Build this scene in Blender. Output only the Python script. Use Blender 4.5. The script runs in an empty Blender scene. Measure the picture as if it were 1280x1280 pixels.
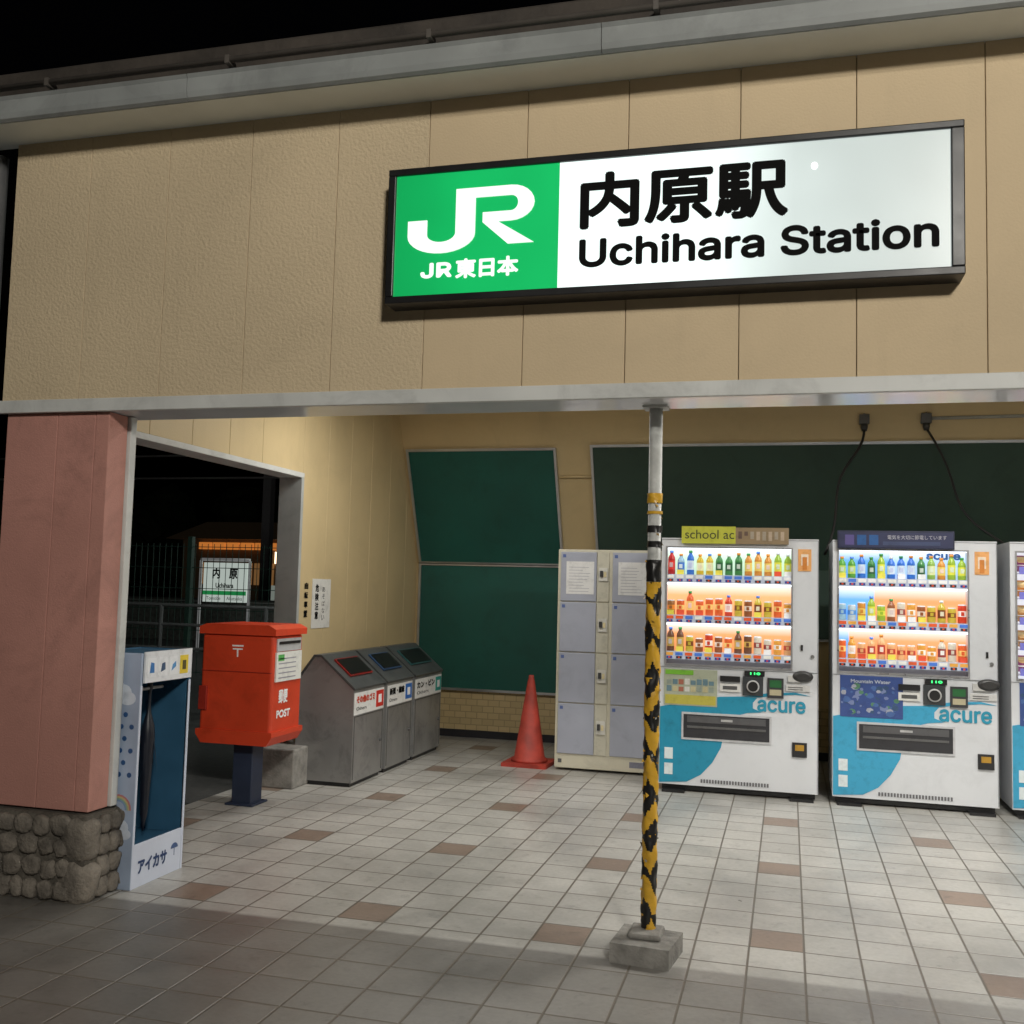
import bpy, bmesh, math, random, os
import numpy as np
from mathutils import Vector, Matrix
random.seed(7)
scene=bpy.context.scene
scene.view_settings.view_transform='Standard'; scene.view_settings.look='None'; scene.view_settings.exposure=0
# ---------------------------------------------------------------- materials
def nt(m): return m.node_tree.nodes, m.node_tree.links
MATS={}
def mat(name,col,rough=.6,metal=0.,ns=8.,na=.12,bump=0.,bs=60.,emit=0.,spec=.5,streak=0.,dirt=0.,ds=3.):
    if name in MATS: return MATS[name]
    m=bpy.data.materials.new(name); m.use_nodes=True; N,L=nt(m); b=N['Principled BSDF']
    tc=N.new('ShaderNodeTexCoord')
    n=N.new('ShaderNodeTexNoise'); n.inputs['Scale'].default_value=ns; n.inputs['Detail'].default_value=5
    L.new(tc.outputs['Object'],n.inputs['Vector'])
    mr=N.new('ShaderNodeMapRange'); mr.inputs['From Min'].default_value=.3; mr.inputs['From Max'].default_value=.7
    mr.inputs['To Min'].default_value=1-na; mr.inputs['To Max'].default_value=1+na
    L.new(n.outputs['Fac'],mr.inputs['Value'])
    last=mr.outputs['Result']
    def mul(a,bq):
        mu=N.new('ShaderNodeMath'); mu.operation='MULTIPLY'; L.new(a,mu.inputs[0]); L.new(bq,mu.inputs[1]); return mu.outputs[0]
    if streak:
        mp=N.new('ShaderNodeMapping'); mp.inputs['Scale'].default_value=(9,9,.9); L.new(tc.outputs['Object'],mp.inputs['Vector'])
        n2=N.new('ShaderNodeTexNoise'); n2.inputs['Scale'].default_value=1; n2.inputs['Detail'].default_value=3; L.new(mp.outputs['Vector'],n2.inputs['Vector'])
        m2=N.new('ShaderNodeMapRange'); m2.inputs['From Min'].default_value=.22; m2.inputs['From Max'].default_value=.42; m2.inputs['To Min'].default_value=1-streak; m2.inputs['To Max'].default_value=1
        L.new(n2.outputs['Fac'],m2.inputs['Value']); last=mul(last,m2.outputs['Result'])
    if dirt:
        n3=N.new('ShaderNodeTexNoise'); n3.inputs['Scale'].default_value=ds; n3.inputs['Detail'].default_value=9; n3.inputs['Roughness'].default_value=.72; n3.inputs['Distortion'].default_value=.6; L.new(tc.outputs['Object'],n3.inputs['Vector'])
        m3=N.new('ShaderNodeMapRange'); m3.inputs['From Min'].default_value=.50; m3.inputs['From Max'].default_value=.70; m3.inputs['To Min'].default_value=1; m3.inputs['To Max'].default_value=1-dirt
        L.new(n3.outputs['Fac'],m3.inputs['Value']); last=mul(last,m3.outputs['Result'])
    vm=N.new('ShaderNodeVectorMath'); vm.operation='SCALE'; vm.inputs[0].default_value=col[:3]; L.new(last,vm.inputs['Scale'])
    L.new(vm.outputs['Vector'],b.inputs['Base Color'])
    rr=N.new('ShaderNodeMapRange'); rr.inputs['To Min'].default_value=max(.02,rough-.12); rr.inputs['To Max'].default_value=min(1,rough+.12)
    L.new(n.outputs['Fac'],rr.inputs['Value']); L.new(rr.outputs['Result'],b.inputs['Roughness'])
    b.inputs['Metallic'].default_value=metal
    b.inputs['Specular IOR Level'].default_value=spec
    if bump:
        nb=N.new('ShaderNodeTexNoise'); nb.inputs['Scale'].default_value=bs; nb.inputs['Detail'].default_value=3; L.new(tc.outputs['Object'],nb.inputs['Vector'])
        bp=N.new('ShaderNodeBump'); bp.inputs['Strength'].default_value=bump; bp.inputs['Distance'].default_value=.01
        L.new(nb.outputs['Fac'],bp.inputs['Height']); L.new(bp.outputs['Normal'],b.inputs['Normal'])
    if emit:
        L.new(vm.outputs['Vector'],b.inputs['Emission Color']); b.inputs['Emission Strength'].default_value=emit; m.cycles.emission_sampling='NONE'
    MATS[name]=m; return m
def paintmat(name,rough=.4,emit=0.):
    if name in MATS: return MATS[name]
    m=bpy.data.materials.new(name); m.use_nodes=True; N,L=nt(m); b=N['Principled BSDF']
    a=N.new('ShaderNodeVertexColor'); a.layer_name='Col'
    tc=N.new('ShaderNodeTexCoord'); n=N.new('ShaderNodeTexNoise'); n.inputs['Scale'].default_value=14; n.inputs['Detail'].default_value=7; n.inputs['Roughness'].default_value=.7; L.new(tc.outputs['Object'],n.inputs['Vector'])
    mr=N.new('ShaderNodeMapRange'); mr.inputs['From Min'].default_value=.5; mr.inputs['From Max'].default_value=.75; mr.inputs['To Min'].default_value=1; mr.inputs['To Max'].default_value=.7; L.new(n.outputs['Fac'],mr.inputs['Value'])
    vm=N.new('ShaderNodeVectorMath'); vm.operation='SCALE'; L.new(a.outputs['Color'],vm.inputs[0]); L.new(mr.outputs['Result'],vm.inputs['Scale'])
    L.new(vm.outputs['Vector'],b.inputs['Base Color']); b.inputs['Roughness'].default_value=rough
    if emit: L.new(a.outputs['Color'],b.inputs['Emission Color']); b.inputs['Emission Strength'].default_value=emit; m.cycles.emission_sampling='NONE'
    MATS[name]=m; return m
PM=paintmat('printed_paint'); PE=paintmat('glow_print',.3,.22)  # faint glow on goods and price rails stands in for shelf lighting
# ---------------------------------------------------------------- builders
def group(name,loc=(0,0,0)):
    e=bpy.data.objects.new(name,None); e.location=loc; e.empty_display_size=.2
    scene.collection.objects.link(e); return e
def attach(o,p):
    if p is not None:
        o.parent=p; o.matrix_parent_inverse=Matrix.Translation(-Vector(p.location))
class MB:
    def __init__(s): s.v=[];s.f=[];s.c=[];s.sm=[]
    def face(s,pts,col=(1,1,1),smooth=False):
        i=len(s.v); s.v+= [tuple(p) for p in pts]; s.f.append(tuple(range(i,i+len(pts)))); s.c.append(col); s.sm.append(smooth)
    def box(s,x0,x1,y0,y1,z0,z1,col=(1,1,1)):
        i=len(s.v)
        s.v+=[(x0,y0,z0),(x1,y0,z0),(x1,y1,z0),(x0,y1,z0),(x0,y0,z1),(x1,y0,z1),(x1,y1,z1),(x0,y1,z1)]
        for q in ((0,3,2,1),(4,5,6,7),(0,1,5,4),(1,2,6,5),(2,3,7,6),(3,0,4,7)):
            s.f.append(tuple(i+k for k in q)); s.c.append(col); s.sm.append(False)
    def lathe(s,cx,cy,z0,prof,cols,seg=12,axis='z'):
        i=len(s.v); n=len(prof)
        for r,z in prof:
            for k in range(seg):
                a=2*math.pi*k/seg; s.v.append((cx+r*math.cos(a),cy+r*math.sin(a),z0+z))
        for j in range(n-1):
            for k in range(seg):
                a=i+j*seg+k;b=i+j*seg+(k+1)%seg
                s.f.append((a,b,b+seg,a+seg)); s.c.append(cols[min(j,len(cols)-1)]); s.sm.append(True)
        s.f.append(tuple(i+(n-1)*seg+k for k in range(seg))); s.c.append(cols[-1]); s.sm.append(False)
        s.f.append(tuple(i+k for k in reversed(range(seg)))); s.c.append(cols[0]); s.sm.append(False)
    def tube(s,pts,r,col=(1,1,1),seg=8):
        pts=[Vector(p) for p in pts]; i=len(s.v)
        for j,p in enumerate(pts):
            t=(pts[min(j+1,len(pts)-1)]-pts[max(j-1,0)]).normalized()
            a=t.cross(Vector((0,0,1)));
            if a.length<.01: a=t.cross(Vector((0,1,0)))
            a.normalize(); b=t.cross(a)
            for k in range(seg):
                w=2*math.pi*k/seg; s.v.append(tuple(p+a*math.cos(w)*r+b*math.sin(w)*r))
        for j in range(len(pts)-1):
            for k in range(seg):
                a=i+j*seg+k;b=i+j*seg+(k+1)%seg
                s.f.append((a,b,b+seg,a+seg)); s.c.append(col); s.sm.append(True)
        s.f.append(tuple(i+k for k in range(seg))); s.c.append(col); s.sm.append(False)
        s.f.append(tuple(i+(len(pts)-1)*seg+k for k in reversed(range(seg)))); s.c.append(col); s.sm.append(False)
    def prism(s,poly,d0,d1,plane='xz',col=(1,1,1)):
        def P(a,b,d):
            return {'xz':(a,d,b),'yz':(d,a,b),'xy':(a,b,d)}[plane]
        s.face([P(a,b,d0) for a,b in poly],col); s.face([P(a,b,d1) for a,b in reversed(poly)],col)
        n=len(poly)
        for k in range(n):
            a=poly[k];b=poly[(k+1)%n]; s.face([P(*a,d0),P(*a,d1),P(*b,d1),P(*b,d0)],col)
    def obj(s,name,m,parent=None,bevel=0,seg=2,recalc=True,merge=False):
        me=bpy.data.meshes.new(name); me.from_pydata(s.v,[],s.f); me.update()
        ca=me.color_attributes.new('Col','FLOAT_COLOR','CORNER')
        arr=np.ones((len(me.loops),4),dtype=np.float32)
        for p,c in zip(me.polygons,s.c):
            arr[p.loop_start:p.loop_start+p.loop_total,:3]=c[:3]
        ca.data.foreach_set('color',arr.ravel())
        me.polygons.foreach_set('use_smooth',s.sm)
        me.materials.append(m)
        if recalc or merge:
            bm=bmesh.new(); bm.from_mesh(me)
            if merge: bmesh.ops.remove_doubles(bm,verts=bm.verts,dist=1e-5)
            bmesh.ops.recalc_face_normals(bm,faces=bm.faces); bm.to_mesh(me); bm.free()
        o=bpy.data.objects.new(name,me); scene.collection.objects.link(o); attach(o,parent)
        if bevel:
            b=o.modifiers.new('bevel','BEVEL'); b.width=bevel; b.segments=seg; b.limit_method='ANGLE'; b.angle_limit=math.radians(40)
        return o
def box(name,x0,x1,y0,y1,z0,z1,m,parent=None,bevel=0):
    b=MB(); b.box(x0,x1,y0,y1,z0,z1); return b.obj(name,m,parent,bevel)
SANS=None
try:
    fp=os.path.join(bpy.utils.system_resource('DATAFILES'),'fonts','Inter.woff2')
    if os.path.exists(fp): SANS=bpy.data.fonts.load(fp)
except Exception: SANS=None
def text(name,s,a0,a1,z0,z1,depth,m,parent,face='-y',bold=0.,sans=False):
    cu=bpy.data.curves.new(name,'FONT'); cu.body=s; cu.size=1; cu.extrude=0; cu.fill_mode='BOTH'
    if sans and SANS: cu.font=SANS
    tmp=bpy.data.objects.new(name,cu); scene.collection.objects.link(tmp)
    bpy.context.view_layer.update()
    dg=bpy.context.evaluated_depsgraph_get(); me=bpy.data.meshes.new_from_object(tmp.evaluated_get(dg))
    bpy.data.objects.remove(tmp)
    if len(me.vertices)==0: return None
    co=np.array([v.co[:] for v in me.vertices]); mn=co.min(0);mx=co.max(0)
    a0+=bold; a1-=bold; z0+=bold; z1-=bold
    sx=(abs(a1-a0))/(mx[0]-mn[0]); sz=(z1-z0)/(mx[1]-mn[1])
    faces=[tuple(p.vertices) for p in me.polygons]; nv=len(co)
    shifts=[(0,0)]
    if bold: shifts+=[(bold*math.cos(t*math.pi/4),bold*math.sin(t*math.pi/4)) for t in range(8)]
    V=[];Fc=[]
    for k,(dx,dz) in enumerate(shifts):
        for c in co:
            u=a0+(c[0]-mn[0])*sx+dx; w=z0+(c[1]-mn[1])*sz+dz; e=k*.00012
            V.append((u,depth-e,w) if face=='-y' else (depth+e,u,w))
        Fc+=[tuple(i+k*nv for i in f) for f in faces]
    me=bpy.data.meshes.new(name); me.from_pydata(V,[],Fc); me.materials.append(m)
    o=bpy.data.objects.new(name,me); scene.collection.objects.link(o); attach(o,parent)
    return o
# ---------------------------------------------------------------- colours / materials
M_wall=mat('stucco_cream',(.60,.485,.32),.8,ns=1.3,na=.07,bump=.6,bs=70,streak=.05,dirt=.10,ds=1.2)
M_wall2=mat('panel_cream_smooth',(.62,.49,.315),.75,ns=1.2,na=.05,bump=.15,bs=110,streak=.05,dirt=.08,ds=1.0)
M_inner=mat('inner_wall_yellow',(.62,.485,.265),.55,ns=1.5,na=.06,bump=.1,bs=120,streak=.04,dirt=.10,ds=1.4)
M_groove=mat('joint_dark',(.26,.20,.12),.9)
M_pink=mat('pink_panel',(.50,.245,.20),.7,ns=2.2,na=.10,bump=.25,bs=150,streak=.04,dirt=.28,ds=2.2)
M_white=mat('painted_white_metal',(.60,.61,.59),.45,ns=3,na=.1,streak=.08,dirt=.2,ds=4)
M_glossw=mat('glossy_white_metal',(.74,.75,.77),.12,ns=3,na=.04)
M_gut=mat('gutter_grey',(.27,.285,.28),.5,ns=3,na=.15,streak=.06,dirt=.25,ds=2.5)
M_jamb=mat('jamb_grey',(.42,.44,.43),.5,ns=3,na=.12,streak=.06,dirt=.25,ds=4)
M_roof=mat('roof_dark',(.045,.037,.03),.8,ns=5,na=.35,bump=.5,bs=25)
M_black=mat('black_plastic',(.012,.012,.013),.4)
M_dark=mat('dark_metal',(.03,.03,.035),.45,metal=.3)
M_alu=mat('aluminium',(.55,.56,.57),.35,metal=.8,na=.08)
M_steel=mat('stainless',(.31,.31,.305),.36,metal=.5,ns=3,na=.14,streak=.15,dirt=.35,ds=5)
M_steeld=mat('stainless_dark',(.12,.12,.12),.5,metal=.5,ns=4,na=.12)  # darker stainless for the bin door outlines and knob
M_conc=mat('concrete',(.25,.24,.22),.9,ns=14,na=.3,bump=.5,bs=60,dirt=.35,ds=6)
M_red=mat('post_red',(.60,.055,.018),.40,ns=4,na=.08,dirt=.22,ds=5)
M_navy=mat('navy',(.02,.03,.06),.5)
M_ink=mat('ink_black',(.006,.006,.006),.8,spec=.1)
M_wpaint=mat('white_paint',(.75,.75,.73),.45,na=.04)
M_inkw=mat('ink_white',(.85,.85,.85),.5,na=.02)
def emis(name,col,st,grad=None,base=.4):
    m=bpy.data.materials.new(name); m.use_nodes=True; N,L=nt(m); b=N['Principled BSDF']
    b.inputs['Base Color'].default_value=(*[c*base for c in col],1); b.inputs['Roughness'].default_value=.3
    b.inputs['Emission Color'].default_value=(*col,1); b.inputs['Emission Strength'].default_value=st
    if grad:
        tc=N.new('ShaderNodeTexCoord'); sp=N.new('ShaderNodeSeparateXYZ'); L.new(tc.outputs['Object'],sp.inputs[0])
        cr=N.new('ShaderNodeValToRGB'); mr=N.new('ShaderNodeMapRange'); mr.inputs['From Min'].default_value=grad[0]; mr.inputs['From Max'].default_value=grad[1]
        L.new(sp.outputs['X'],mr.inputs['Value']); L.new(mr.outputs['Result'],cr.inputs['Fac'])
        e=cr.color_ramp.elements
        while len(e)<len(grad[2]): e.new(.5)
        for k,(p,v) in enumerate(grad[2]): e[k].position=p; e[k].color=(v,v,v,1)
        n=N.new('ShaderNodeTexNoise'); n.inputs['Scale'].default_value=3; n.inputs['Detail'].default_value=1; L.new(tc.outputs['Object'],n.inputs['Vector'])
        m1=N.new('ShaderNodeMath'); m1.operation='MULTIPLY_ADD'; m1.inputs[1].default_value=.4; m1.inputs[2].default_value=.8; L.new(n.outputs['Fac'],m1.inputs[0])
        m2=N.new('ShaderNodeMath'); m2.operation='MULTIPLY'; L.new(m1.outputs[0],m2.inputs[0]); L.new(cr.outputs['Color'],m2.inputs[1])
        m3=N.new('ShaderNodeMath'); m3.operation='MULTIPLY'; m3.inputs[1].default_value=st; L.new(m2.outputs[0],m3.inputs[0]); L.new(m3.outputs[0],b.inputs['Emission Strength'])
    return m
def shelflight(name,col,st,z0,z1):
    m=emis(name,col,st); N,L=nt(m); b=N['Principled BSDF']
    tc=N.new('ShaderNodeTexCoord'); sp=N.new('ShaderNodeSeparateXYZ'); L.new(tc.outputs['Object'],sp.inputs[0])
    mr=N.new('ShaderNodeMapRange'); mr.inputs['From Min'].default_value=z0; mr.inputs['From Max'].default_value=z1; L.new(sp.outputs['Z'],mr.inputs['Value'])
    cr=N.new('ShaderNodeValToRGB'); e=cr.color_ramp.elements
    e[0].position=.2; e[0].color=(*[c*.8 for c in col],1); e[1].position=1; e[1].color=(1.0,.98,.94,1); x=e.new(.62); x.color=(*col,1)
    L.new(mr.outputs['Result'],cr.inputs['Fac']); L.new(cr.outputs['Color'],b.inputs['Emission Color'])
    return m
# ---------------------------------------------------------------- ground + floor
def tile_material():
    m=bpy.data.materials.new('paving_tiles'); m.use_nodes=True; N,L=nt(m); b=N['Principled BSDF']
    tc=N.new('ShaderNodeTexCoord'); sp=N.new('ShaderNodeSeparateXYZ'); L.new(tc.outputs['Object'],sp.inputs[0])
    def M(op,a,b2=None,c=None):
        n=N.new('ShaderNodeMath'); n.operation=op
        for i,x in enumerate((a,b2,c)):
            if x is None: continue
            if isinstance(x,(int,float)): n.inputs[i].default_value=x
            else: L.new(x,n.inputs[i])
        return n.outputs[0]
    def MR(x,a,bb,c,d):
        n=N.new('ShaderNodeMapRange')
        for k,v in (('From Min',a),('From Max',bb),('To Min',c),('To Max',d)): n.inputs[k].default_value=v
        L.new(x,n.inputs['Value']); return n.outputs['Result']
    u=M('ADD',M('DIVIDE',M('ADD',sp.outputs['X'],.04),.215),400.5)
    v=M('ADD',M('DIVIDE',M('SUBTRACT',sp.outputs['Y'],4.25),.228),500.5)
    iu=M('FLOOR',u); iv=M('FLOOR',v); fu=M('SUBTRACT',u,iu); fv=M('SUBTRACT',v,iv)
    eu=M('MINIMUM',fu,M('SUBTRACT',1,fu)); ev=M('MINIMUM',fv,M('SUBTRACT',1,fv)); e=M('MINIMUM',eu,ev)
    tile=MR(e,.012,.028,0,1)
    k0=M('COMPARE',iu,400,.1)
    bu=M('COMPARE',M('MODULO',iu,4),0,.1); bv=M('COMPARE',M('MODULO',M('SUBTRACT',iv,k0),5),0,.1)
    brown=M('MULTIPLY',bu,bv)
    ins=MR(sp.outputs['Y'],4.02,4.05,0,1)
    brown=M('MULTIPLY',brown,ins)
    cv=N.new('ShaderNodeCombineXYZ'); L.new(iu,cv.inputs[0]); L.new(iv,cv.inputs[1])
    wn=N.new('ShaderNodeTexWhiteNoise'); wn.noise_dimensions='2D'; L.new(cv.outputs[0],wn.inputs['Vector'])
    def mix(f,a,bb,t='MIX'):
        n=N.new('ShaderNodeMix'); n.data_type='RGBA'; n.blend_type=t
        for s,x in ((0,f),(6,a),(7,bb)):
            if isinstance(x,tuple): n.inputs[s].default_value=(*x,1)
            elif isinstance(x,(int,float)): n.inputs[s].default_value=x
            else: L.new(x,n.inputs[s])
        return n.outputs[2]
    n1=N.new('ShaderNodeTexNoise'); n1.inputs['Scale'].default_value=1.1; n1.inputs['Detail'].default_value=7; n1.inputs['Roughness'].default_value=.68; n1.inputs['Distortion'].default_value=.3; L.new(tc.outputs['Object'],n1.inputs['Vector'])
    # weathered outdoor strip; uneven light painted in, dimmer at the left
    side_light=MR(M('ADD',sp.outputs['X'],M('MULTIPLY',n1.outputs['Fac'],1.2)),-1.6,1.6,0,1)
    outc=mix(side_light,(.185,.175,.16),(.30,.29,.27))
    base=mix(ins,outc,(.44,.43,.40))
    base=mix(brown,base,(.255,.195,.155))
    var=M('MULTIPLY_ADD',wn.outputs['Value'],.14,.93)
    d=MR(n1.outputs['Fac'],.32,.58,.66,1.05)
    back_tone=MR(sp.outputs['Y'],7.4,9.2,1,.55)  # floor tone darkens towards the back wall
    n2=N.new('ShaderNodeTexNoise'); n2.inputs['Scale'].default_value=45; n2.inputs['Detail'].default_value=4; L.new(tc.outputs['Object'],n2.inputs['Vector'])
    d2=M('MULTIPLY_ADD',n2.outputs['Fac'],.3,.85)
    # dark spots / scuffs
    n4=N.new('ShaderNodeTexNoise'); n4.inputs['Scale'].default_value=9; n4.inputs['Detail'].default_value=8; n4.inputs['Roughness'].default_value=.75; L.new(tc.outputs['Object'],n4.inputs['Vector'])
    d4=MR(n4.outputs['Fac'],.56,.70,1,.68)
    tot=M('MULTIPLY',M('MULTIPLY',M('MULTIPLY',M('MULTIPLY',var,d),d2),back_tone),d4)
    sc=N.new('ShaderNodeVectorMath'); sc.operation='SCALE'; L.new(base,sc.inputs[0]); L.new(tot,sc.inputs['Scale'])
    col=mix(tile,(.14,.12,.095),sc.outputs['Vector'])
    L.new(col,b.inputs['Base Color'])
    r=M('MULTIPLY_ADD',n1.outputs['Fac'],.5,.14); L.new(r,b.inputs['Roughness'])
    bp=N.new('ShaderNodeBump'); bp.inputs['Strength'].default_value=.5; bp.inputs['Distance'].default_value=.004
    h=M('ADD',tile,M('MULTIPLY',n2.outputs['Fac'],.25)); h=M('ADD',h,M('MULTIPLY',wn.outputs['Value'],.15)); L.new(h,bp.inputs['Height']); L.new(bp.outputs['Normal'],b.inputs['Normal'])
    return m
g=MB(); g.face([(-200,-200,-.06),(200,-200,-.06),(200,300,-.06),(-200,300,-.06)])
g.obj('ground',mat('asphalt',(.05,.05,.048),.85,ns=20,na=.3,bump=.5,bs=120),recalc=False)
g=MB(); g.box(-3.69,7,-6,9.4,-.058,0)
g.obj('tiled_floor',tile_material())
# ---------------------------------------------------------------- station building
B=group('station_building',(0,4,0))
YF=3.93
b=MB(); xs=[-3.58,-3.16,-2.74,-2.32,-1.90,-1.48,-1.05,-.63,-.19,.24,.69,1.12,1.55,1.98,2.41,2.84,3.27,3.7,4.13,4.56,5,5.5,6,6.5,7]
for i in range(0,5): b.box(xs[i]+.0015,xs[i+1]-.0015,YF,YF+.03,2.24,3.50)
b.obj('fascia_panels_textured',M_wall,B,.0015,1)
b=MB()
for i in range(5,len(xs)-1): b.box(xs[i]+.0015,xs[i+1]-.0015,YF,YF+.03,2.24,3.50)
b.obj('fascia_panels_smooth',M_wall2,B,.0015,1)
box('fascia_core',-3.575,7,YF+.02,YF+.20,2.25,3.5,M_groove,B)
box('fascia_trim',-3.60,7,YF-.012,YF+.012,2.185,2.245,M_white,B,.003)
box('beam_soffit',-3.58,7,YF+.012,YF+.28,2.19,2.236,M_glossw,B,.003)
box('beam_back',-3.5,7,YF+.2,YF+.27,2.236,3.05,M_inner,B)
M_soff=mat('soffit_white',(.80,.85,.84),.45,ns=3,na=.06)
box('eave_soffit',-4.3,7.3,3.72,3.96,3.488,3.515,M_soff,B)
b=MB(); gp=[(3.72,3.492),(3.702,3.482),(3.686,3.492),(3.68,3.515),(3.68,3.575),(3.670,3.59),(3.72,3.59)]
x=-4.3
while x<7.3:
    b.prism(gp,x,min(x+1.797,7.3),'yz'); x+=1.8
b.obj('eave_gutter',M_gut,B)
b=MB(); b.box(-4.3,7.3,3.72,3.76,3.59,3.655); b.obj('roof_batten',M_roof,B)
b=MB(); b.prism([(3.685,3.65),(3.80,3.65),(3.80,3.74),(3.70,3.71),(3.685,3.695)],-4.35,7.3,'yz')
b.face([(-4.35,3.72,3.71),(7.3,3.72,3.71),(7.3,6.8,4.6),(-4.35,6.8,4.6)]); b.face([(-4.35,6.8,4.6),(7.3,6.8,4.6),(7.3,9.9,3.7),(-4.35,9.9,3.7)])
b.obj('roof_edge',M_roof,B)
b=MB(); b.tube([(-3.72,3.98,3.46),(-3.72,3.98,0)],.035); b.obj('downpipe',M_alu,B)
b=MB(); b.tube([(-4.3,3.655,3.62),(7.3,3.655,3.615)],.013,seg=8)
x=-4.1
while x<7: b.box(x,x+.02,3.64,3.70,3.60,3.635); x+=.9
b.obj('eave_conduit',mat('conduit_brown',(.09,.08,.07),.5),B)
# pillar
b=MB(); b.box(-3.56,-3.28,3.95,4.12,.385,2.186); b.box(-3.277,-3.075,3.95,4.12,.385,2.186); b.box(-3.072,-3.0,3.95,4.085,.385,2.186)
b.obj('pillar_pink',M_pink,B,.003)
box('pillar_corner_trim',-3.02,-2.985,4.09,4.135,.385,2.186,M_white,B,.004)
b=MB(); b.box(-3.60,-2.975,3.915,4.19,0,.375); b.obj('stone_base_mortar',mat('mortar',(.09,.08,.065),.95,ns=20,na=.3,bump=.8,bs=60),B,.02)
def stone(bm,c,r):
    res=bmesh.ops.create_icosphere(bm,subdivisions=3,radius=1,matrix=Matrix.Identity(4))
    ph=random.random()*9; tw=Matrix.Rotation(random.uniform(-.25,.25),3,'Y')
    for v in res['verts']:
        n=v.co.normalized(); q=Vector([math.copysign(abs(a)**.66,a) for a in n])
        q*=1+.09*math.sin(n.x*3+ph)*math.cos(n.z*4+ph*2)+.05*math.sin(n.x*9+n.z*7+ph)
        q=tw@Vector((q.x*r[0],q.y*r[1],q.z*r[2])); v.co=q+Vector(c)
bm=bmesh.new()
z=.048
for row in range(4):
    x=-3.66+random.uniform(0,.05)
    while x<-3.09:
        w=random.uniform(.030,.058); hh=random.uniform(.038,.046)
        stone(bm,(x+w,3.915,z+random.uniform(-.006,.006)),(w*.95,.022,hh)); x+=2*w
    y=3.99
    while y<4.17:
        w=random.uniform(.035,.05); stone(bm,(-2.972,y+w,z),(.02,w*.95,.043)); y+=2*w
    z+=.092
for z in (.085,.275): stone(bm,(-3.03,3.955,z),(.085,.06,.10))
me=bpy.data.meshes.new('stones'); bm.to_mesh(me); bm.free()
for p in me.polygons: p.use_smooth=True
me.materials.append(mat('cobble',(.165,.145,.12),.8,ns=9,na=.55,bump=.8,bs=70))
o=bpy.data.objects.new('stone_base_cobbles',me); scene.collection.objects.link(o); attach(o,B)
# left wall with opening
LX=-3.52
b=MB()
ys=[6.9,7.33,7.76,8.19,8.62,9.05,9.5]
for i in range(len(ys)-1): b.box(LX-.02,LX,ys[i]+.0015,ys[i+1]-.0015,.0,3.05)
ys=[4.13,4.56,4.99,5.42,5.85,6.28,6.9]
for i in range(len(ys)-1): b.box(LX-.02,LX,ys[i]+.0015,ys[i+1]-.0015,2.25,3.05)
b.obj('left_wall_panels',M_inner,B,.0015,1)
box('left_wall_core',LX-.17,LX-.015,6.9,9.5,0,3.05,M_wall2,B)
box('left_lintel_core',LX-.17,LX-.015,4.15,6.9,2.25,3.05,M_wall2,B)
box('opening_top_trim',LX-.175,LX+.012,4.14,6.9,2.21,2.248,M_white,B,.003)
box('opening_jamb',LX-.175,LX+.012,6.86,6.898,.0,2.21,M_jamb,B,.003)
box('jamb_foot',-3.62,-3.30,6.50,6.85,0,.27,M_conc,B,.01)
b=MB()
Ys=9.38
def by(z): return Ys-(z-1.65)*.438 if z>1.65 else Ys
b.prism([(Ys,.45),(Ys,1.65),(by(3.05),3.05),(9.7,3.05),(9.7,.45)],LX,7,'yz'); b.obj('back_wall',M_inner,B)
def tilemat(name,c1,c2,sx,sz):
    m=bpy.data.materials.new(name); m.use_nodes=True; N,L=nt(m); bb=N['Principled BSDF']
    tc=N.new('ShaderNodeTexCoord'); mp=N.new('ShaderNodeMapping'); mp.inputs['Rotation'].default_value=(math.radians(-90),0,0); L.new(tc.outputs['Object'],mp.inputs['Vector'])
    br=N.new('ShaderNodeTexBrick'); br.inputs['Scale'].default_value=1; br.inputs['Brick Width'].default_value=sx; br.inputs['Row Height'].default_value=sz; br.inputs['Mortar Size'].default_value=.004; br.offset=.5
    br.inputs['Color1'].default_value=(*c1,1); br.inputs['Color2'].default_value=(*[k*.85 for k in c1],1); br.inputs['Mortar'].default_value=(*c2,1)
    L.new(mp.outputs['Vector'],br.inputs['Vector']); L.new(br.outputs['Color'],bb.inputs['Base Color']); bb.inputs['Roughness'].default_value=.45
    return m
box('back_wall_dado',LX,7,Ys-.015,9.69,.07,.449,tilemat('dado_tiles',(.58,.45,.24),(.36,.28,.15),.11,.06),B)
box('back_wall_skirting',LX,7,Ys-.03,9.69,0,.069,M_dark,B)
box('right_wall',6.9,7,4.15,9.4,0,3.05,M_inner,B)
box('ceiling',-3.6,7,4.2,9.6,3.05,3.10,mat('ceiling_board',(.62,.60,.54),.8,ns=2,na=.05),B)
def leanboard(name,x0,x1,z0,z1,m,fr,parent,off=.03,t=.022):
    def slab(bb,a0,a1,c0,c1,o0,o1):
        zs=[c0]+([1.65] if c0<1.65<c1 else [])+[c1]
        front=[(by(z)-o1,z) for z in zs]; back=[(by(z)-o0,z) for z in reversed(zs)]
        bb.prism(front+back,a0,a1,'yz')
    q=MB(); slab(q,x0,x1,z0,z1,.0,off); q.obj(name+'_panel',m,parent)
    q=MB(); slab(q,x0-t,x0,z0-t,z1+t,0,off+.015); slab(q,x1,x1+t,z0-t,z1+t,0,off+.015)
    slab(q,x0,x1,z0-t,z0,0,off+.015); slab(q,x0,x1,z1,z1+t,0,off+.015); q.obj(name+'_frame',fr,parent)
M_green=mat('board_green',(.008,.095,.075),.6,ns=1.2,na=.2,bump=.2,bs=300,dirt=.2,ds=3)
M_green2=mat('board_greygreen',(.035,.07,.052),.65,ns=1.2,na=.2,bump=.2,bs=300,dirt=.2,ds=2)
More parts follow.
